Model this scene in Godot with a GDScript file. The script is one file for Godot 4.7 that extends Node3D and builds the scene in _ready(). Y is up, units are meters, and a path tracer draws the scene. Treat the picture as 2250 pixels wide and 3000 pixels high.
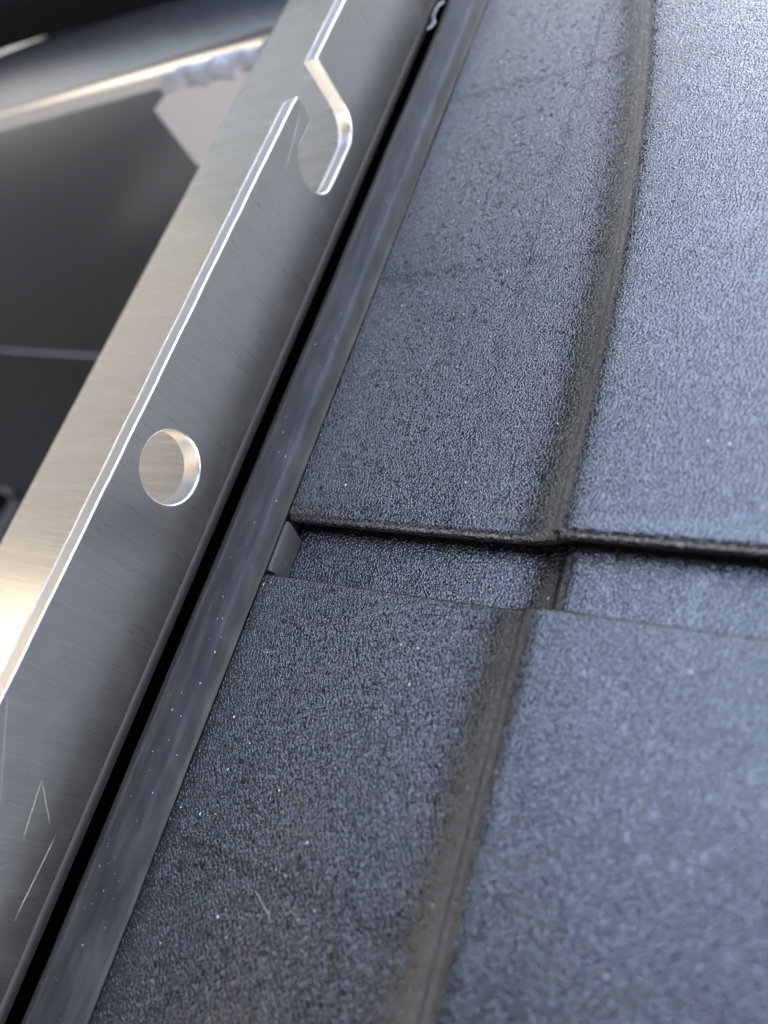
extends Node3D
# Close-up: punched aluminium angle, rubber seal and grained black plastic liner, in open shade beside a building.
# x runs across the strip (to the right in the photograph), y up from the liner, -z along the strip away from the camera. Sizes below are in millimetres.

const MM := 0.001
const FLANGE_X := -18.2      # outer face of the upright flange
const FLANGE_TOP := 23.5
const SHEET := 3.6           # sheet thickness
const NEAR_Z := 125.0
const FAR_Z := -270.0
const RISE := 3.0            # step of the liner at its rib

func p3(x: float, y: float, z: float) -> Vector3:
	return Vector3(x, y, z) * MM

# ---------------------------------------------------------------- helpers
func thing(called: String, at: Vector3, label: String, category: String, group := "") -> Node3D:
	var o := Node3D.new()
	o.name = called
	o.position = at
	add_child(o, true)
	tag(o, label, category, group)
	return o

func tag(o: Node, label: String, category: String, group := "") -> void:
	o.set_meta("label", label)
	o.set_meta("category", category)
	if group != "":
		o.set_meta("group", group)

func part(called: String, mesh: Mesh, material: Material, parent: Node, at := Vector3.ZERO) -> MeshInstance3D:
	var o := MeshInstance3D.new()
	o.name = called
	o.mesh = mesh
	o.material_override = material
	o.position = at
	parent.add_child(o, true)
	return o

func structure(called: String, mesh: Mesh, material: Material, at: Vector3, label: String, category: String) -> MeshInstance3D:
	var o := part(called, mesh, material, self, at)
	o.set_meta("kind", "structure")
	tag(o, label, category)
	return o

# A sheet of rows x columns points with shared, averaged normals. turn swaps the side the normals point to.
func sheet(rows: Array, uvs: Array, turn := false) -> ArrayMesh:
	var nr := rows.size()
	var first: PackedVector3Array = rows[0]
	var nc := first.size()
	var v := PackedVector3Array()
	var t := PackedVector2Array()
	for r in nr:
		v.append_array(rows[r])
		t.append_array(uvs[r])
	var n := PackedVector3Array()
	n.resize(v.size())
	var ix := PackedInt32Array()
	for r in nr - 1:
		for c in nc - 1:
			var a := r * nc + c
			var b := a + 1
			var d := a + nc
			var e := d + 1
			for tri in [[a, b, e], [a, e, d]]:
				var i: int = tri[0]
				var j: int = tri[1]
				var k: int = tri[2]
				if turn:
					var s := j
					j = k
					k = s
				var f := (v[k] - v[i]).cross(v[j] - v[i])
				n[i] += f
				n[j] += f
				n[k] += f
				ix.append_array(PackedInt32Array([i, j, k]))
	for i in n.size():
		n[i] = n[i].normalized() if n[i].length_squared() > 0.0 else Vector3.UP
	return made(v, n, t, ix)

func made(v: PackedVector3Array, n: PackedVector3Array, t: PackedVector2Array, ix: PackedInt32Array) -> ArrayMesh:
	var a := []
	a.resize(Mesh.ARRAY_MAX)
	a[Mesh.ARRAY_VERTEX] = v
	a[Mesh.ARRAY_NORMAL] = n
	a[Mesh.ARRAY_TEX_UV] = t
	a[Mesh.ARRAY_INDEX] = ix
	var m := ArrayMesh.new()
	m.add_surface_from_arrays(Mesh.PRIMITIVE_TRIANGLES, a)
	return m

# one triangle, turned so that its front is on the side of its normals
func put(st: SurfaceTool, v: Array, n: Array, t: Array) -> void:
	var mean: Vector3 = n[0] + n[1] + n[2]
	var order := [0, 1, 2]
	if (v[2] - v[0]).cross(v[1] - v[0]).dot(mean) < 0.0:
		order = [0, 2, 1]
	for i in order:
		st.set_normal(n[i])
		st.set_uv(t[i])
		st.add_vertex(v[i])

func joint(na: Vector2, la: float, nb: Vector2, lb: float, own: Vector2) -> Vector2:
	if na.dot(nb) < 0.77:
		return own
	if la > 2.5 * lb:
		return na
	if lb > 2.5 * la:
		return nb
	return (na + nb).normalized()

# A closed outline (a, b in mm) swept along stations. frame(a, b, s) gives the point; corners sharper than 40 degrees stay sharp, flats stay flat.
func sweep(outline: PackedVector2Array, stations: PackedFloat32Array, frame: Callable, uv_scale: float) -> ArrayMesh:
	var st := SurfaceTool.new()
	st.begin(Mesh.PRIMITIVE_TRIANGLES)
	var m := outline.size()
	var area := 0.0
	for i in m:
		area += outline[i].cross(outline[(i + 1) % m])
	var sgn := 1.0 if area > 0.0 else -1.0
	var en: Array[Vector2] = []
	var el: Array[float] = []
	for i in m:
		var d := outline[(i + 1) % m] - outline[i]
		el.append(d.length())
		d = d.normalized()
		en.append(Vector2(d.y, -d.x) * sgn)
	var o0: Vector3 = frame.call(0.0, 0.0, 0.0)
	var ax: Vector3 = (frame.call(1.0, 0.0, 0.0) - o0).normalized()
	var ay: Vector3 = (frame.call(0.0, 1.0, 0.0) - o0).normalized()
	var az: Vector3 = (frame.call(0.0, 0.0, 1.0) - o0).normalized()
	var along := 0.0
	for i in m:
		var p := outline[i]
		var q := outline[(i + 1) % m]
		var h := (i + m - 1) % m
		var j := (i + 1) % m
		var np2 := joint(en[h], el[h], en[i], el[i], en[i])
		var nq2 := joint(en[i], el[i], en[j], el[j], en[i])
		var np := (ax * np2.x + ay * np2.y).normalized()
		var nq := (ax * nq2.x + ay * nq2.y).normalized()
		for k in stations.size() - 1:
			var s0 := stations[k]
			var s1 := stations[k + 1]
			var a: Vector3 = frame.call(p.x, p.y, s0)
			var b: Vector3 = frame.call(q.x, q.y, s0)
			var c: Vector3 = frame.call(q.x, q.y, s1)
			var d: Vector3 = frame.call(p.x, p.y, s1)
			var ta := Vector2(s0, along) / uv_scale
			var tb := Vector2(s0, along + el[i]) / uv_scale
			var tc := Vector2(s1, along + el[i]) / uv_scale
			var td := Vector2(s1, along) / uv_scale
			put(st, [a, b, c], [np, nq, nq], [ta, tb, tc])
			put(st, [a, c, d], [np, nq, np], [ta, tc, td])
		along += el[i]
	var tri := Geometry2D.triangulate_polygon(outline)
	for k in [0, stations.size() - 1]:
		var nz := az * (-1.0 if (k == 0) == (stations[1] > stations[0]) else 1.0)
		for t in tri.size() / 3:
			var v := []
			var uv := []
			for e in 3:
				var w := outline[tri[t * 3 + e]]
				v.append(frame.call(w.x, w.y, stations[k]))
				uv.append(w / uv_scale)
			put(st, v, [nz, nz, nz], uv)
	st.index()
	return st.commit()

func arc(out: PackedVector2Array, c: Vector2, r: float, from: float, to: float, n: int) -> void:
	for i in n + 1:
		var a := deg_to_rad(lerpf(from, to, float(i) / n))
		out.append(c + Vector2(cos(a), sin(a)) * r)

func noise(sd: int, freq: float, oct := 1) -> FastNoiseLite:
	var n := FastNoiseLite.new()
	n.seed = sd
	n.noise_type = FastNoiseLite.TYPE_SIMPLEX_SMOOTH
	n.frequency = freq
	n.fractal_type = FastNoiseLite.FRACTAL_FBM if oct > 1 else FastNoiseLite.FRACTAL_NONE
	n.fractal_octaves = oct
	return n

func lin(r: float, g: float, b: float) -> Color:
	return Color(r, g, b).linear_to_srgb()

# ---------------------------------------------------------------- materials
func grain_texture() -> ImageTexture:
	# leather-like moulded grain: flat-topped pebbles parted by narrow creases of uneven depth; one tile is 48 mm
	var w := 1536
	var cell := FastNoiseLite.new()
	cell.seed = 11
	cell.noise_type = FastNoiseLite.TYPE_CELLULAR
	cell.cellular_return_type = FastNoiseLite.RETURN_DISTANCE2_SUB
	cell.cellular_jitter = 1.0
	cell.fractal_type = FastNoiseLite.FRACTAL_NONE
	cell.frequency = 0.051
	cell.domain_warp_enabled = true
	cell.domain_warp_amplitude = 4.0
	cell.domain_warp_frequency = 0.05
	cell.domain_warp_fractal_type = FastNoiseLite.DOMAIN_WARP_FRACTAL_NONE
	var a := cell.get_seamless_image(w, w)
	var b := noise(27, 0.030).get_seamless_image(w, w)
	var c := noise(5, 0.09).get_seamless_image(w, w)
	for im in [a, b, c]:
		im.convert(Image.FORMAT_L8)
	var pa := a.get_data()
	var pb := b.get_data()
	var pc := c.get_data()
	var out := PackedFloat32Array()
	out.resize(w * w)
	for i in w * w:
		var x := minf(1.0, pa[i] / 60.0)
		x = x * x * (3.0 - 2.0 * x)
		var y := minf(1.0, absf(pb[i] / 127.5 - 1.0) * 3.5)
		y = y * y * (3.0 - 2.0 * y)
		out[i] = x * (0.25 + 0.45 * pc[i] / 255.0) + y * 0.1 + 0.12 * pc[i] / 255.0
	return ImageTexture.create_from_image(Image.create_from_data(w, w, false, Image.FORMAT_RF, out.to_byte_array()))

func streak_image(w: int, h: int, sd: int, across: float, base: float, depth: float) -> Image:
	# brushed metal: fine lines that run along v, each broken into strokes
	var im := Image.create(w, h, false, Image.FORMAT_L8)
	var a := noise(sd, 1.0)
	var b := noise(sd + 1, 0.35)
	for x in w:
		for y in h:
			var f := a.get_noise_2d(x * 0.55, y * across) * 0.6 + b.get_noise_2d(x * 0.5 + y * 0.02, y * across * 0.6) * 0.6
			im.set_pixel(x, y, Color.from_hsv(0, 0, clampf(base + depth * f, 0.0, 1.0)))
	return im

func draw_scratch(im: Image, a: Vector2, b: Vector2, wide: float, c: Color, strength: float) -> void:
	var n := int(a.distance_to(b) * 2.0) + 1
	for i in n + 1:
		var t := float(i) / n
		var p := a.lerp(b, t)
		var k := strength * minf(1.0, 5.0 * minf(t + 0.05, 1.05 - t))
		var r := int(ceil(wide))
		for dx in range(-r, r + 1):
			for dy in range(-r, r + 1):
				var q := Vector2i(int(p.x) + dx, int(p.y) + dy)
				if q.x < 0 or q.y < 0 or q.x >= im.get_width() or q.y >= im.get_height():
					continue
				var near := clampf(wide + 0.5 - Vector2(q.x + 0.5, q.y + 0.5).distance_to(p), 0.0, 1.0)
				if near > 0.0:
					im.set_pixelv(q, im.get_pixelv(q).lerp(c, near * k * 0.22))

var plastic: StandardMaterial3D
var metal_front: StandardMaterial3D
var metal_base: StandardMaterial3D
var metal_cut: StandardMaterial3D
var metal_torn: StandardMaterial3D
var metal_rail: StandardMaterial3D
var rubber: StandardMaterial3D
var foam: StandardMaterial3D
var dust_white: StandardMaterial3D
var black_part: StandardMaterial3D
var tray_plastic: StandardMaterial3D

func plain(c: Color, rough: float, metal := 0.0) -> StandardMaterial3D:
	var m := StandardMaterial3D.new()
	m.albedo_color = c
	m.roughness = rough
	m.metallic = metal
	return m

# u of the flange texture runs along -z from z = 90 over 200 mm, v down from the top over 26 mm
func flange_uv(y: float, z: float) -> Vector2:
	return Vector2((90.0 - z) / 200.0, (FLANGE_TOP - y) / 26.0)

func build_materials() -> void:
	plastic = plain(lin(0.003, 0.003, 0.003), 0.19)
	plastic.heightmap_enabled = true
	plastic.heightmap_texture = grain_texture()
	plastic.heightmap_scale = 0.0070
	var worn := NoiseTexture2D.new()
	worn.noise = noise(63, 0.006, 4)
	worn.seamless = true
	worn.width = 512
	worn.height = 512
	var ramp := Gradient.new()
	ramp.set_color(0, Color(0.66, 0.66, 0.66))
	ramp.set_color(1, Color(1, 1, 1))
	worn.color_ramp = ramp
	plastic.roughness = 0.2
	plastic.roughness_texture = worn
	plastic.roughness_texture_channel = BaseMaterial3D.TEXTURE_CHANNEL_RED
	# upright flange: brushed across its width, handled and scratched
	var w := 2048
	var h := 266
	var rough := streak_image(w, h, 3, 0.012, 0.29, 0.022)
	var tone := streak_image(w, h, 8, 0.010, 0.60, 0.026)
	tone.convert(Image.FORMAT_RGB8)
	var rub := noise(41, 0.012, 4)
	for x in w:
		for y in h:
			var k := rub.get_noise_2d(x, y * 1.6)
			if k > 0.08:
				var q := rough.get_pixel(x, y).r
				var g := clampf(q + (k - 0.08) * 0.05, 0.0, 1.0)
				rough.set_pixel(x, y, Color(g, g, g))
	var marks := [[11.84, 47.9, 10.5, 56.2, 0.8, 0.7], [11.7, 48.1, 7.2, 53.5, 0.7, 0.7], [5.4, 54.7, 6.1, 66.5, 0.9, 0.75], [21.5, -76.6, 18.6, -62.7, 0.6, 1.0], [18.5, -59.7, 16.2, -51.2, 0.5, 0.5], [16.2, -51.2, 12.8, -37.4, 0.4, 0.35], [11.3, -31.7, 6.3, -15.8, 0.4, 0.4], [6.3, -15.8, 1.5, -1.0, 0.5, 0.5], [23.4, 37.6, 16.1, 52.9, 0.6, 0.6]]
	for k in marks:
		var a := flange_uv(k[0], k[1]) * Vector2(w, h)
		var b := flange_uv(k[2], k[3]) * Vector2(w, h)
		draw_scratch(tone, a, b, k[4], Color(0.98, 0.94, 0.86), k[5])
		draw_scratch(rough, a, b, k[4], Color(0.75, 0.75, 0.75), k[5])
	metal_front = plain(Color.WHITE, 1.0, 1.0)
	metal_front.albedo_texture = ImageTexture.create_from_image(tone)
	metal_front.roughness_texture = ImageTexture.create_from_image(rough)
	metal_front.roughness_texture_channel = BaseMaterial3D.TEXTURE_CHANNEL_RED
	# base flange: bright mill finish brushed across
	var rough2 := streak_image(1024, 256, 19, 0.006, 0.22, 0.10)
	var tone2 := streak_image(1024, 256, 23, 0.006, 0.90, 0.06)
	metal_base = plain(Color(0.97, 0.955, 0.92), 1.0, 1.0)
	metal_base.albedo_texture = ImageTexture.create_from_image(tone2)
	metal_base.roughness_texture = ImageTexture.create_from_image(rough2)
	metal_base.roughness_texture_channel = BaseMaterial3D.TEXTURE_CHANNEL_RED
	metal_cut = plain(Color(0.74, 0.73, 0.70), 0.34, 1.0)
	var torn := NoiseTexture2D.new()
	torn.noise = noise(77, 0.05, 3)
	torn.seamless = true
	torn.width = 256
	torn.height = 256
	metal_cut.heightmap_enabled = true
	metal_cut.heightmap_texture = torn
	metal_cut.heightmap_scale = 0.003
	metal_torn = plain(Color(0.86, 0.84, 0.81), 0.5, 1.0)
	metal_torn.heightmap_enabled = true
	metal_torn.heightmap_texture = torn
	metal_torn.heightmap_scale = 0.02
	metal_rail = plain(Color(0.76, 0.77, 0.79), 0.22, 1.0)
	rubber = plain(lin(0.007, 0.0066, 0.0065), 0.52)
	rubber.metallic_specular = 0.3
	var mottle := NoiseTexture2D.new()
	mottle.noise = noise(91, 0.02, 4)
	mottle.seamless = true
	mottle.width = 512
	mottle.height = 512
	rubber.albedo_color = Color.WHITE
	var film := NoiseTexture2D.new()
	film.noise = noise(97, 0.012, 5)
	film.seamless = true
	film.width = 512
	film.height = 512
	var shades := Gradient.new()
	shades.set_color(0, lin(0.003, 0.003, 0.003))
	shades.set_color(1, lin(0.020, 0.019, 0.018))
	film.color_ramp = shades
	rubber.albedo_texture = film
	rubber.uv1_scale = Vector3(0.5, 2.0, 1.0)
	rubber.heightmap_enabled = true
	rubber.heightmap_texture = mottle
	rubber.heightmap_scale = 0.006
	foam = plain(lin(0.010, 0.0105, 0.011), 0.7)
	foam.heightmap_enabled = true
	foam.heightmap_texture = torn
	foam.heightmap_scale = 0.008
	dust_white = plain(lin(0.22, 0.22, 0.22), 0.7)
	black_part = plain(lin(0.0018, 0.0018, 0.0018), 0.85)
	black_part.metallic_specular = 0.1
	tray_plastic = plain(lin(0.006, 0.0062, 0.0062), 0.5)
	tray_plastic.metallic_specular = 0.2

# ---------------------------------------------------------------- liner
func rib_centre(z: float) -> float:
	if z > 8.0:
		return 41.2
	if z > -2.0:
		return 43.0
	var k := minf(absf(z + 2.0), 150.0) / 108.0
	return 42.4 - 8.0 * pow(k, 2.4)

# step of the liner: a long hollow foot on the left, a tighter shoulder on the right
func rib(x: float, z: float, centre: float, soft: float) -> float:
	var d := x - centre - 0.6
	var u := d / (soft * (1.9 if d < 0.0 else 0.85))
	return RISE / (1.0 + exp(-u))

func liner_columns() -> PackedFloat32Array:
	var xs := PackedFloat32Array()
	var x := -3.4
	while x < 130.0:
		xs.append(x)
		x += 0.35 if (x > 24.0 and x < 52.0) else 1.6
	return xs

# profile: (z, y) points of the cut along the strip
func liner_sheet(profile: PackedVector2Array, wide: float, lower: float, flat: FastNoiseLite, still := NAN) -> ArrayMesh:
	var xs := liner_columns()
	var rows := []
	var uvs := []
	var run := 0.0
	for i in profile.size():
		if i > 0:
			run += profile[i].distance_to(profile[i - 1])
		var row := PackedVector3Array()
		var uv := PackedVector2Array()
		var z := profile[i].x
		var c := rib_centre(z) if is_nan(still) else still
		for x in xs:
			var wave := flat.get_noise_2d(x, z) * 0.10
			row.append(p3(x, profile[i].y + rib(x, z, c, wide) + wave, z))
			uv.append(Vector2(x + lower, run + lower) / 48.0)
		rows.append(row)
		uvs.append(uv)
	return sheet(rows, uvs)

func build_liner() -> void:
	var root := thing("plastic_liner", p3(40, -6, -2), "black grained plastic liner with a stepped rib and a cross groove", "liner")
	var off := -root.position
	var flat := noise(61, 0.03, 2)
	# upper panel: flat, rolled over its near edge and down into the groove
	var prof := PackedVector2Array()
	var z := FAR_Z
	while z < -5.0:
		prof.append(Vector2(z, 0))
		z += 3.0 if z < -130.0 else 1.5
	for i in 15:
		var a := deg_to_rad(90.0 - i * 9.6)
		prof.append(Vector2(-2.55 + 1.45 * cos(a), -1.45 + 1.45 * sin(a)))
	prof.append(Vector2(-2.4, -3.0))
	prof.append(Vector2(-3.4, -3.8))
	prof.append(Vector2(-3.7, -5.4))
	part("upper_panel", liner_sheet(prof, 0.95, 0.0, flat, NAN), plastic, root, off)
	# groove floor
	prof = PackedVector2Array()
	z = -4.5
	while z < 12.1:
		prof.append(Vector2(z, -4.5))
		z += 0.75
	part("groove_floor", liner_sheet(prof, 0.8, 13.0, flat, 43.0), plastic, root, off)
	# lower panel: its far edge turned down into the groove
	prof = PackedVector2Array()
	prof.append(Vector2(8.9, -5.4))
	prof.append(Vector2(8.72, -2.4))
	for i in 8:
		var a := deg_to_rad(180.0 - i * 90.0 / 7.0)
		prof.append(Vector2(9.6 + 0.95 * cos(a), -0.95 + 0.95 * sin(a)))
	z = 11.4
	while z < NEAR_Z:
		prof.append(Vector2(z, 0))
		z += 1.5
	part("lower_panel", liner_sheet(prof, 0.95, 29.0, flat, 41.2), plastic, root, off)
	# the moulding's edge towards the seal, and its underside
	var side := BoxMesh.new()
	side.size = p3(0.6, 1.0, NEAR_Z - FAR_Z)
	part("underside", box(p3(133.2, 0.8, NEAR_Z - FAR_Z)), black_part, root, p3(63.2, -5.9, (NEAR_Z + FAR_Z) / 2.0) + off)
	part("edge_wall", box(p3(0.5, 4.7, FAR_Z * -1.0 - 4.0)), plastic, root, p3(-3.2, -3.05, (FAR_Z - 4.0) / 2.0) + off)
	part("edge_wall", box(p3(0.5, 4.7, NEAR_Z - 10.0)), plastic, root, p3(-3.2, -3.05, (NEAR_Z + 10.0) / 2.0) + off)

func box(size: Vector3) -> BoxMesh:
	var b := BoxMesh.new()
	b.size = size
	return b

# ---------------------------------------------------------------- aluminium angle
func front_outline() -> PackedVector2Array:
	# (z, y) from the near end along the top to the far end: the edge with the hook slot
	var o := PackedVector2Array()
	var jig := noise(15, 0.10, 4)
	var z := NEAR_Z
	while z > -76.0:
		o.append(Vector2(z, FLANGE_TOP + jig.get_noise_1d(z) * 0.09))
		z -= 1.2
	# hook slot: down, under the tongue, round the blind end, along the bottom and up again
	o.append(Vector2(-77.0, 23.4))
	o.append(Vector2(-77.3, 23.0))
	o.append(Vector2(-77.3, 20.8))
	arc(o, Vector2(-75.0, 20.6), 2.3, 180.0, 270.0, 8)
	o.append(Vector2(-72.8, 18.3))
	arc(o, Vector2(-71.3, 12.9), 5.4, 82.0, -80.0, 20)
	o.append(Vector2(-73.0, 7.45))
	o.append(Vector2(-80.0, 7.4))
	var tail := PackedVector2Array()
	arc(tail, Vector2(-82.0, 13.2), 5.8, -90.0, -180.0, 12)
	o.append_array(tail)
	o.append(Vector2(-87.8, 15.0))
	o.append(Vector2(-87.8, 19.0))
	o.append(Vector2(-87.7, 22.9))
	o.append(Vector2(-88.0, 23.3))
	z = -89.0
	while z > FAR_Z:
		o.append(Vector2(z, 23.35 + jig.get_noise_1d(z) * 0.09))
		z -= 1.2
	o.append(Vector2(FAR_Z, 23.35))
	return o

# moves each point of an open or closed line by d towards its left
func moved(line: PackedVector2Array, d: float, closed: bool) -> PackedVector2Array:
	var out := PackedVector2Array()
	var m := line.size()
	for i in m:
		var a := line[i - 1] if i > 0 else (line[m - 1] if closed else line[0])
		var b := line[i + 1] if i < m - 1 else (line[0] if closed else line[m - 1])
		var da := (line[i] - a).normalized()
		var db := (b - line[i]).normalized()
		var na := Vector2(-da.y, da.x)
		var nb := Vector2(-db.y, db.x)
		var n := (na + nb).normalized()
		var ref := na if na.length() > 0.1 else nb
		out.append(line[i] + n * d / maxf(0.5, n.dot(ref)))
	return out

# steps: pairs of (depth below the outer face, set-back of the edge into the sheet)
func edge_band(line: PackedVector2Array, steps: Array, closed: bool, side: float, sharp_from: int) -> ArrayMesh:
	var rows := []
	var uvs := []
	for s in steps:
		var at: PackedVector2Array = moved(line, s[1] * side, closed)
		if closed:
			at.append(at[0])
		var row := PackedVector3Array()
		var uv := PackedVector2Array()
		var run := 0.0
		for i in at.size():
			if i > 0:
				run += at[i].distance_to(at[i - 1])
			row.append(p3(FLANGE_X - s[0], at[i].y, at[i].x))
			uv.append(Vector2(run, s[0]) / 12.0)
		rows.append(row)
		uvs.append(uv)
	return sheet(rows, uvs, sharp_from > 0)

func face(polys: Array, x: float, outward: bool) -> ArrayMesh:
	var st := SurfaceTool.new()
	st.begin(Mesh.PRIMITIVE_TRIANGLES)
	for poly in polys:
		var pl: PackedVector2Array = poly
		for t in Geometry2D.triangulate_polygon(pl):
			st.set_normal(Vector3.RIGHT if outward else Vector3.LEFT)
			st.set_uv(flange_uv(pl[t].y, pl[t].x))
			st.add_vertex(p3(x, pl[t].y, pl[t].x))
	return st.commit()

func build_angle() -> void:
	var root := thing("aluminium_angle", p3(-48, -2, -30), "bare aluminium angle with a round hole and hook-shaped slot in its dark upright flange", "metal angle")
	var off := -root.position
	var zc := -2.1
	var yc := 14.1
	var bottom := 2.3
	var line := front_outline()
	var roll := moved(line, 0.22, false)
	var hole := PackedVector2Array()
	for i in 64:
		var a := TAU * i / 64.0
		hole.append(Vector2(zc + 6.05 * cos(a), yc + 6.05 * sin(a)))
	var hole_front := PackedVector2Array()
	for q in hole:
		hole_front.append(Vector2(zc, yc) + (q - Vector2(zc, yc)) * (6.32 / 6.05))
	var polys := []
	var back := []
	for pair in [[roll, hole_front, polys], [moved(line, 0.45, false), hole, back]]:
		var edge: PackedVector2Array = pair[0]
		var ring: PackedVector2Array = pair[1]
		# two pieces that meet on the line through the middle of the hole
		var near := PackedVector2Array()
		var far := PackedVector2Array()
		for q in edge:
			if q.x > zc + 0.3:
				near.append(q)
			elif q.x < zc - 0.3:
				far.append(q)
		near.append(Vector2(zc, near[near.size() - 1].y))
		for i in 33:
			near.append(ring[posmod(16 - i, 64)])
		near.append(Vector2(zc, bottom))
		near.append(Vector2(NEAR_Z, bottom))
		var top_y := far[0].y
		var f2 := PackedVector2Array([Vector2(zc, bottom)])
		for i in 33:
			f2.append(ring[posmod(48 - i, 64)])
		f2.append(Vector2(zc, top_y))
		f2.append_array(far)
		f2.append(Vector2(FAR_Z, bottom))
		pair[2].append(near)
		pair[2].append(f2)
	var front := part("front_flange", face(polys, FLANGE_X * MM / MM, true), metal_front, root, off)
	part("back_face", face(back, FLANGE_X - SHEET, false), metal_base, front)
	var steps := [[0.0, 0.22], [0.08, 0.1], [0.25, 0.02], [0.5, 0.0], [2.5, 0.04]]
	part("sheared_edge", edge_band(line, steps, false, 1.0, 0), metal_cut, front)
	part("torn_edge", edge_band(line, [[2.5, 0.04], [2.65, 0.14], [3.0, 0.24], [3.1, 0.22], [3.4, 0.3], [3.6, 0.45]], false, 1.0, 0), metal_torn, front)
	var ringsteps := [[0.0, -0.27], [0.15, -0.1], [0.4, 0.0], [1.6, 0.0], [1.8, 0.05], [3.6, 0.1]]
	part("hole_wall", edge_band(hole, ringsteps, true, 1.0, 1), metal_cut, front)
	# the bend, then the base flange with its turned-down far edge
	var framing := func(a: float, b: float, s: float) -> Vector3: return p3(a, b, s)
	var stations := PackedFloat32Array()
	var z := FAR_Z
	while z <= NEAR_Z:
		stations.append(z)
		z += 39.5
	var bow := PackedVector2Array()
	arc(bow, Vector2(FLANGE_X - 4.5, bottom), 4.5, 0.0, -90.0, 14)
	arc(bow, Vector2(FLANGE_X - 4.5, bottom), 0.9, -90.0, 0.0, 5)
	part("bend", sweep(bow, stations, framing, 60.0), plain(Color(0.62, 0.62, 0.62), 0.42, 1.0), root, off)
	var prof := PackedVector2Array()
	prof.append(Vector2(FLANGE_X - 4.5, bottom - 4.5))
	prof.append(Vector2(-74.6, bottom - 4.5))
	prof.append(Vector2(-75.4, -3.0))
	prof.append(Vector2(-75.4, -20.0))
	prof.append(Vector2(-79.0, -20.0))
	arc(prof, Vector2(-75.6, bottom - 4.5 + SHEET - 3.4), 3.4, 180.0, 90.0, 10)
	prof.append(Vector2(-60, bottom - 0.9))
	prof.append(Vector2(-40, bottom - 0.9))
	prof.append(Vector2(FLANGE_X - 4.5, bottom - 0.9))
	part("base_flange", sweep(prof, stations, framing, 60.0), metal_base, root, off)

# ---------------------------------------------------------------- seal
func build_seal() -> void:
	var root := thing("rubber_seal", p3(-9, -6, -30), "long matt black rubber seal strip between the angle and the plastic liner", "seal")
	var off := -root.position
	var prof := PackedVector2Array([Vector2(-15.3, -5.4), Vector2(-15.45, -0.4), Vector2(-15.2, 0.25), Vector2(-15.0, 0.4), Vector2(-12.4, 1.93), Vector2(-12.1, 2.1), Vector2(-11.8, 2.16), Vector2(-11.5, 2.17), Vector2(-8.8, 2.15), Vector2(-6.6, 2.08), Vector2(-6.0, 1.98), Vector2(-5.5, 1.75), Vector2(-5.0, 1.3), Vector2(-4.2, 0.5), Vector2(-3.75, 0.0), Vector2(-3.7, -0.25), Vector2(-4.6, -0.45), Vector2(-4.6, -5.4)])
	var rows := []
	var uvs := []
	var wob := noise(33, 0.02, 3)
	var fine := noise(35, 0.12, 2)
	var m := prof.size()
	var z := FAR_Z
	while z <= NEAR_Z + 0.1:
		var row := PackedVector3Array()
		var uv := PackedVector2Array()
		var run := 0.0
		for i in m + 1:
			var q := prof[i % m]
			if i > 0:
				run += q.distance_to(prof[i - 1])
			var k := 0.0 if q.y < -0.3 else 1.0
			row.append(p3(q.x + k * wob.get_noise_2d(z, 0) * 0.18 + k * fine.get_noise_2d(z, i * 9.0) * 0.05, q.y + k * wob.get_noise_2d(z, 50 + i * 6.0) * 0.16, z))
			uv.append(Vector2(z, run) / 40.0)
		rows.append(row)
		uvs.append(uv)
		z += 2.0
	part("top_strip", split_sheet(rows, uvs), rubber, root, off)
	# lower foam layer, seen only where the groove lets it show
	var lump := PackedVector2Array([Vector2(-15.0, -0.55), Vector2(-15.0, -5.45), Vector2(-2.75, -5.45), Vector2(-2.6, -4.4), Vector2(-3.3, -1.0), Vector2(-3.75, -0.55)])
	var st := PackedFloat32Array([-0.75, 0.6, 2.3, 4.5, 6.8, 8.1])
	var fn := noise(52, 0.4, 2)
	var framing := func(a: float, b: float, s: float) -> Vector3:
		var cut := 0.0
		if s < 1.0 and b < -3.0:
			cut = 1.5 if s < 0.0 else 0.9
		return p3(a + fn.get_noise_2d(s * 3.0, b * 3.0) * 0.25, b, s + cut)
	part("foam_backing", sweep(lump, st, framing, 20.0), foam, root, off)

# a ruled sheet whose columns keep their own edges where the outline turns sharply
func split_sheet(rows: Array, uvs: Array) -> ArrayMesh:
	var st := SurfaceTool.new()
	st.begin(Mesh.PRIMITIVE_TRIANGLES)
	var nc: int = rows[0].size()
	for r in rows.size() - 1:
		for c in nc - 1:
			var a: Vector3 = rows[r][c]
			var b: Vector3 = rows[r][c + 1]
			var d: Vector3 = rows[r + 1][c]
			var e: Vector3 = rows[r + 1][c + 1]
			st.set_smooth_group(0)
			for w in [[a, uvs[r][c]], [e, uvs[r + 1][c + 1]], [b, uvs[r][c + 1]], [a, uvs[r][c]], [d, uvs[r + 1][c]], [e, uvs[r + 1][c + 1]]]:
				st.set_uv(w[1])
				st.add_vertex(w[0])
	st.generate_normals()
	st.index()
	return st.commit()

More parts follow.
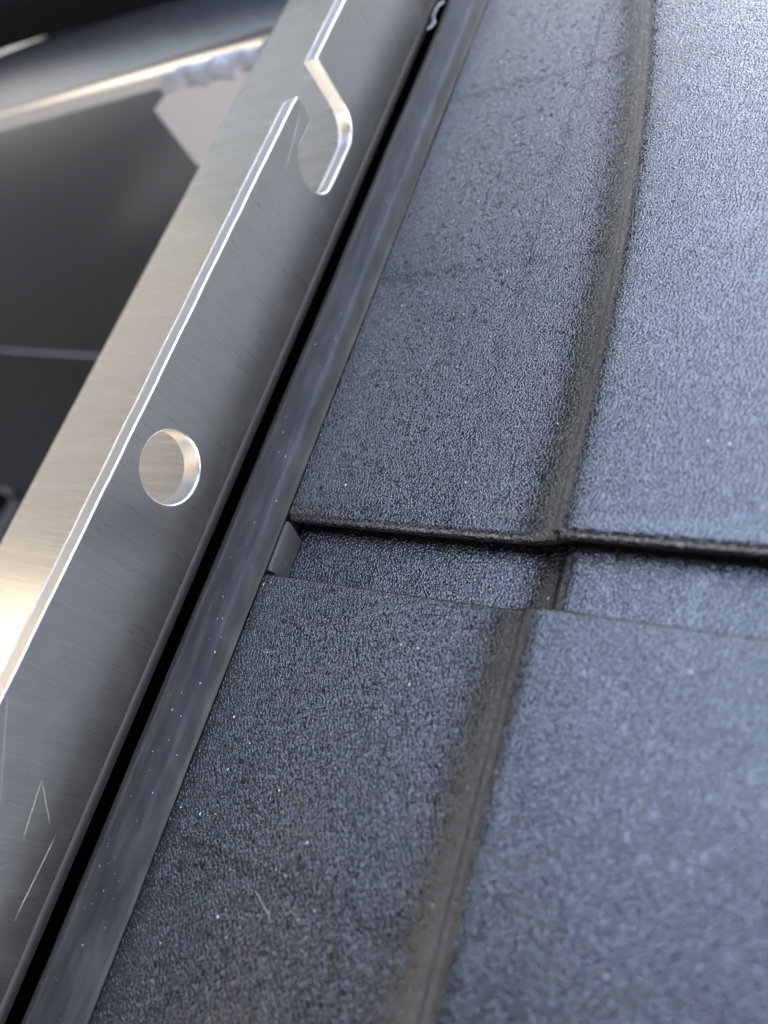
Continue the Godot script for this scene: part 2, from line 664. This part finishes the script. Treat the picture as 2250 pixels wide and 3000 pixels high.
# ---------------------------------------------------------------- background
func build_background() -> void:
	var dir := Vector3(-0.9949, 0, -0.1013)
	var back := Vector3(0.1013, 0, -0.9949)
	var corner := p3(-81.5, -2.0, -155.25)
	# cross rail: tall aluminium box section that runs off to the left
	var rail := thing("cross_rail", corner + p3(-150, -163, -40), "large blurred aluminium cross rail with a bright rounded top corner", "rail")
	var off := -rail.position
	var o := PackedVector2Array()      # a towards the back, b up
	arc(o, Vector2(6.5, -6.5), 6.5, 180.0, 90.0, 12)
	arc(o, Vector2(50, -4.0), 4.0, 90.0, 0.0, 6)
	o.append(Vector2(54, -172.6))
	o.append(Vector2(0, -172.6))
	o.append(Vector2(0, -90.0))
	o.append(Vector2(0, -40.0))
	var fr := func(a: float, b: float, s: float) -> Vector3: return corner + (back * a + Vector3.UP * b + dir * s) * MM
	part("box_section", sweep(o, PackedFloat32Array([0.0, 100.0, 250.0, 600.0]), fr, 100.0), metal_rail, rail, off)
	# black foam strip lying on the rail
	var strip := thing("foam_strip", corner + p3(-150, 0, -50), "thick black foam strip lying along the top of the blurred rail", "foam strip")
	var fo := PackedVector2Array([Vector2(0, 0.3), Vector2(-1.5, 6), Vector2(1, 14), Vector2(4, 17), Vector2(9, 21), Vector2(13, 23), Vector2(24, 26), Vector2(90, 28), Vector2(100, 0.3)])
	var lumpy := noise(71, 0.08, 3)
	var d2 := Vector3(-0.9856, 0, -0.169)
	var b2 := Vector3(0.169, 0, -0.9856)
	var start := p3(-60, -2.0, -190.5)
	var fs := func(a: float, b: float, s: float) -> Vector3: return start + (b2 * (a + lumpy.get_noise_2d(s, b * 4.0) * 2.0) + Vector3.UP * (b + (lumpy.get_noise_2d(s, a * 4.0 + 90.0) * 2.0 if b > 1.0 else 0.0)) + d2 * s) * MM
	var sts := PackedFloat32Array()
	for i in 81:
		sts.append(36.0 + i * 7.0)
	part("strip", sweep(fo, sts, fs, 60.0), black_part, strip, -strip.position)
	# gusset plate leaning from the rail's corner, with its weld
	var lean := deg_to_rad(38.0)
	var down := Vector3(0, -cos(lean), 0) - back * sin(lean)
	var face_n := (down.cross(dir)).normalized()
	if face_n.y < 0.0:
		face_n = -face_n
	var gus := thing("gusset_plate", corner + p3(-30, -30, 20), "pale aluminium gusset plate welded under the rail's bright corner", "gusset")
	var plate := PackedVector2Array([Vector2(-4, 8), Vector2(48, 8.0), Vector2(56, 11.8), Vector2(41, 30), Vector2(-4, 60)])
	var pf := func(a: float, b: float, s: float) -> Vector3: return corner + (dir * a + down * b + face_n * (s + 0.5)) * MM
	part("plate", sweep(plate, PackedFloat32Array([0.0, 3.0]), pf, 50.0), plate_metal(), gus, -gus.position)
	var bead := noise(83, 0.09, 3)
	var rows := []
	var uvs := []
	for i in 70:
		var s := -4.0 + i * 0.78
		var row := PackedVector3Array()
		var uv := PackedVector2Array()
		var fade := minf(1.0, (54.0 - s) / 5.0)
		for k in 15:
			var a := TAU * k / 14.0
			var r := (3.8 + bead.get_noise_3d(s * 0.9, 9.0 * cos(a), 9.0 * sin(a)) * 2.0) * maxf(0.05, fade)
			row.append(corner + (dir * s + down * (5.6 + cos(a) * r * 1.05) + face_n * (1.2 + sin(a) * r * 0.75)) * MM)
			uv.append(Vector2(s, k) / 20.0)
		rows.append(row)
		uvs.append(uv)
	part("weld_bead", sheet(rows, uvs, true), plain(Color(0.5, 0.5, 0.5), 0.65, 1.0), gus, -gus.position)
	# dark tray below the rail
	var tray := thing("plastic_tray", p3(-450, -183, -20), "dark grey plastic tray lying below the rail at the far left", "tray")
	var tp := PackedVector2Array([Vector2(330, -8), Vector2(0.4, -8), Vector2(0.4, -3.5)])
	arc(tp, Vector2(1.9, -1.5), 1.5, 180.0, 90.0, 6)
	tp.append(Vector2(330, 0))
	var tf := func(a: float, b: float, s: float) -> Vector3: return p3(s, -175.0 + b, a - 155.25 + (s + 81.5) * 0.1018)
	part("tray_top", sweep(tp, PackedFloat32Array([-80.0, -300.0, -500.0, -800.0, -1800.0]), tf, 100.0), tray_plastic, tray, -tray.position)
	# small bracket and screw at the far left
	var br := thing("small_bracket", p3(-405, -175, -50), "small pale bracket with a black screw head beside the dark tray", "bracket")
	var bo := PackedVector2Array([Vector2(-480, -72), Vector2(-399, -76), Vector2(-392, -69), Vector2(-398, 40), Vector2(-480, 40)])
	var bf := func(a: float, b: float, s: float) -> Vector3: return p3(a, -174.6 + s, b)
	part("plate", sweep(bo, PackedFloat32Array([0.0, 8.0]), bf, 50.0), plain(Color(0.35, 0.35, 0.36), 0.45, 1.0), br, -br.position)
	var cyl := CylinderMesh.new()
	cyl.top_radius = 8.0 * MM
	cyl.bottom_radius = 9.5 * MM
	cyl.height = 8.0 * MM
	cyl.radial_segments = 24
	part("screw_head", cyl, black_part, br, p3(-400, -162.5, -62) - br.position)

func plate_metal() -> StandardMaterial3D:
	return plain(Color(0.57, 0.58, 0.61), 0.42, 1.0)

# ---------------------------------------------------------------- small things
func build_details() -> void:
	var rng := RandomNumberGenerator.new()
	rng.seed = 404
	# dust: irregular white flakes on the seal, the liner and the angle
	var tetra := SphereMesh.new()
	tetra.radius = 0.5
	tetra.height = 0.7
	tetra.radial_segments = 5
	tetra.rings = 2
	var flat := noise(61, 0.03, 2)
	var spots: Array[Transform3D] = []
	for i in 760:
		var z := rng.randf_range(-120.0, 75.0)
		var at := Vector3.ZERO
		var r := 0.04 + 0.11 * pow(rng.randf(), 4.0)
		if i < 220:
			var x := rng.randf_range(-11.2, -4.6)
			if i % 5 == 0:
				x = rng.randf_range(-14.6, -12.2)
			at = Vector3(x, 2.18 if x > -11.9 else 2.15 + (x + 12.0) * 0.586, z)
			r *= 0.9
		elif i < 690:
			var x := rng.randf_range(-3.0, 75.0)
			if z > -4.0 and z < 9.5:
				continue
			var c := rib_centre(z) if z < -2.0 else 41.2
			at = Vector3(x, rib(x, z, c, 0.95) + flat.get_noise_2d(x, z) * 0.10 + 0.03, z)
		elif i < 730:
			var x := rng.randf_range(-3.0, 60.0)
			z = rng.randf_range(0.0, 8.0)
			at = Vector3(x, -4.45 + rib(x, z, 43.0, 0.8) + flat.get_noise_2d(x, z) * 0.10, z)
		else:
			at = Vector3(rng.randf_range(-17.5, -16.0), -6.6, z)
			r *= 1.5
		var b := Basis.from_euler(Vector3(rng.randf() * TAU, rng.randf() * TAU, rng.randf() * TAU)).scaled(Vector3(r, r * 0.6, r * rng.randf_range(0.8, 2.0)) * 2.0 * MM)
		spots.append(Transform3D(b, at * MM))
	# the larger crumbs, where they lie
	for q in [[3.1, -125.8], [9.9, -106.3], [15.4, -101.2], [17.0, -100.2], [20.3, -86.9], [22.4, -82.3], [20.1, -79.7], [12.6, -67.9], [29.6, -57.6], [17.5, -41.4], [4.1, -44.6], [5.9, 34.3], [1.3, 31.5], [-2.1, 45.5], [1.8, 45.3], [4.5, 44.6], [10.2, 50.2], [17.2, 48.0], [20.6, 43.7], [24.7, 50.5], [10.9, 55.8], [3.3, 61.6], [30.5, -3.9], [6.1, -7.9], [42.6, -9.6], [27.9, 16.2]]:
		var rr := rng.randf_range(0.10, 0.20)
		var bb := Basis.from_euler(Vector3(rng.randf() * TAU, rng.randf() * TAU, 0)).scaled(Vector3(rr, rr * 0.7, rr * rng.randf_range(0.8, 1.7)) * 2.0 * MM)
		spots.append(Transform3D(bb, Vector3(q[0], 0.08 + flat.get_noise_2d(q[0], q[1]) * 0.10, q[1]) * MM))
	var mm := MultiMesh.new()
	mm.transform_format = MultiMesh.TRANSFORM_3D
	mm.mesh = tetra
	mm.instance_count = spots.size()
	for i in spots.size():
		mm.set_instance_transform(i, spots[i])
	var dust := MultiMeshInstance3D.new()
	dust.name = "dust"
	dust.multimesh = mm
	dust.material_override = dust_white
	add_child(dust, true)
	dust.set_meta("kind", "stuff")
	tag(dust, "fine white dust specks scattered over the seal and the liner", "dust")
	# one pale fibre on the lower panel
	var path: Array[Vector3] = [Vector3(15.2, 0.22, 51.2), Vector3(16.1, 0.35, 51.5), Vector3(17.1, 0.4, 52.1), Vector3(18.2, 0.32, 52.8), Vector3(19.2, 0.2, 53.7)]
	var fib := part("fibre", tube(path, 0.055), plain(lin(0.10, 0.095, 0.085), 0.6), self)
	tag(fib, "short pale fibre lying on the lower panel of the liner", "fibre")
	# curl of aluminium swarf jammed in the gap near the top
	var curl: Array[Vector3] = []
	for i in 40:
		var t := i / 39.0
		curl.append(Vector3(-15.6 + 0.45 * sin(t * 9.0) + rng.randf_range(-0.25, 0.25), 1.9 + 0.4 * cos(t * 9.0) + rng.randf_range(-0.2, 0.2), -124.0 - 11.0 * t))
	var sw := part("metal_swarf", tube(curl, 0.22), plain(Color(0.5, 0.5, 0.5), 0.55, 1.0), self)
	tag(sw, "curl of bright aluminium swarf jammed in the gap beside the seal", "metal swarf")

func tube(path: Array[Vector3], r: float) -> ArrayMesh:
	var rows := []
	var uvs := []
	for i in path.size():
		var d := (path[mini(i + 1, path.size() - 1)] - path[maxi(i - 1, 0)]).normalized()
		var s := d.cross(Vector3.UP).normalized()
		var u := s.cross(d)
		var row := PackedVector3Array()
		var uv := PackedVector2Array()
		var rr := r * (0.45 if (i == 0 or i == path.size() - 1) else 1.0)
		for k in 9:
			var a := TAU * k / 8.0
			row.append((path[i] + (s * cos(a) + u * sin(a)) * rr) * MM)
			uv.append(Vector2(i, k) / 8.0)
		rows.append(row)
		uvs.append(uv)
	return sheet(rows, uvs, true)

# ----------------------------------------------------------------
func _ready() -> void:
	# camera: a phone held about 12 cm away
	var cam := Camera3D.new()
	cam.name = "camera"
	add_child(cam)
	var lens := CameraAttributesPhysical.new()
	lens.frustum_focal_length = 18.0
	lens.exposure_aperture = 8.5
	lens.frustum_focus_distance = 0.118
	lens.frustum_near = 0.005
	lens.frustum_far = 200.0
	cam.attributes = lens
	cam.fov = 67.38
	cam.near = 0.005
	cam.far = 200.0
	cam.transform = Transform3D(Basis(Vector3(0.8292, -0.4695, -0.3034), -Vector3(0.0663, -0.4563, 0.8873), -Vector3(-0.555, -0.7559, -0.3472)).orthonormalized(), Vector3(0.0805, 0.0891, 0.0373))
	cam.current = true
	# sky and sun: open shade, the porch stands between the sun and the subject
	var sky_mat := ProceduralSkyMaterial.new()
	sky_mat.sky_top_color = lin(0.47, 0.585, 0.86)
	sky_mat.sky_horizon_color = lin(0.82, 0.80, 0.76)
	sky_mat.sky_curve = 0.32
	sky_mat.ground_bottom_color = lin(0.12, 0.11, 0.10)
	sky_mat.ground_horizon_color = lin(0.25, 0.25, 0.25)
	sky_mat.sun_angle_max = 1.0
	var sky := Sky.new()
	sky.sky_material = sky_mat
	var env := Environment.new()
	env.background_mode = Environment.BG_SKY
	env.sky = sky
	env.tonemap_mode = Environment.TONE_MAPPER_LINEAR
	env.tonemap_exposure = 17.2
	env.sdfgi_enabled = true
	env.ssao_enabled = true
	env.ssil_enabled = true
	var we := WorldEnvironment.new()
	we.name = "environment"
	we.environment = env
	add_child(we)
	var sun := DirectionalLight3D.new()
	sun.name = "sun"
	sun.light_energy = 0.8
	sun.light_angular_distance = 0.5
	sun.light_color = Color(1.0, 0.95, 0.87)
	sun.shadow_enabled = true
	add_child(sun)
	sun.look_at_from_position(Vector3(2.0, 4.6, 3.0), Vector3.ZERO)

	build_materials()
	# setting, out of frame: the ground and the building whose wall the metal mirrors
	structure("ground", box(Vector3(80, 0.2, 80)), plain(lin(0.09, 0.085, 0.08), 0.9), Vector3(0, -1.0, 0), "grey paved ground under the whole scene", "ground")
	var render_tan := plain(lin(0.215, 0.193, 0.16), 0.85)
	var timber := plain(lin(0.06, 0.055, 0.05), 0.9)
	structure("wall", box(Vector3(0.4, 3.98, 2.2)), render_tan, Vector3(-3.4, 0.99, -1.5), "tan rendered wall up to the porch roof, outside the picture", "wall")
	structure("grey_wall", box(Vector3(0.4, 3.98, 12)), plain(lin(0.15, 0.155, 0.15), 0.85), Vector3(-3.4, 0.99, -8.601), "pale grey rendered wall beyond the tan one, outside the picture", "wall")
	structure("low_wall", box(Vector3(0.4, 2.9, 11.4)), render_tan, Vector3(-3.4, 0.45, 5.301), "lower length of the tan wall, outside the picture", "wall")
	structure("porch_roof", box(Vector3(1.87, 0.2, 22)), timber, Vector3(-2.365, 3.1, -4), "dark timber underside of the porch roof above the scene", "roof")
	structure("porch_canopy", box(Vector3(2.4, 0.2, 6)), timber, Vector3(-0.13, 3.1, 3.32), "dark canopy that reaches out behind the camera", "roof")
	structure("carport_roof", box(Vector3(4.4, 0.2, 22)), timber, Vector3(3.2, 3.32, -4), "dark underside of the carport roof to the right, outside the picture", "roof")
	structure("house_facade", box(Vector3(0.5, 10, 16)), plain(lin(0.34, 0.28, 0.20), 0.9), Vector3(-9, 4.0, 4), "sunlit cream house front beyond the low wall, outside the picture", "facade")
	structure("bed_floor", box(p3(170, 3, NEAR_Z - FAR_Z + 10)), black_part, p3(55, -8.3, (NEAR_Z + FAR_Z) / 2.0), "black floor that the liner and the seal lie on", "floor")
	build_liner()
	build_angle()
	build_seal()
	build_background()
	build_details()
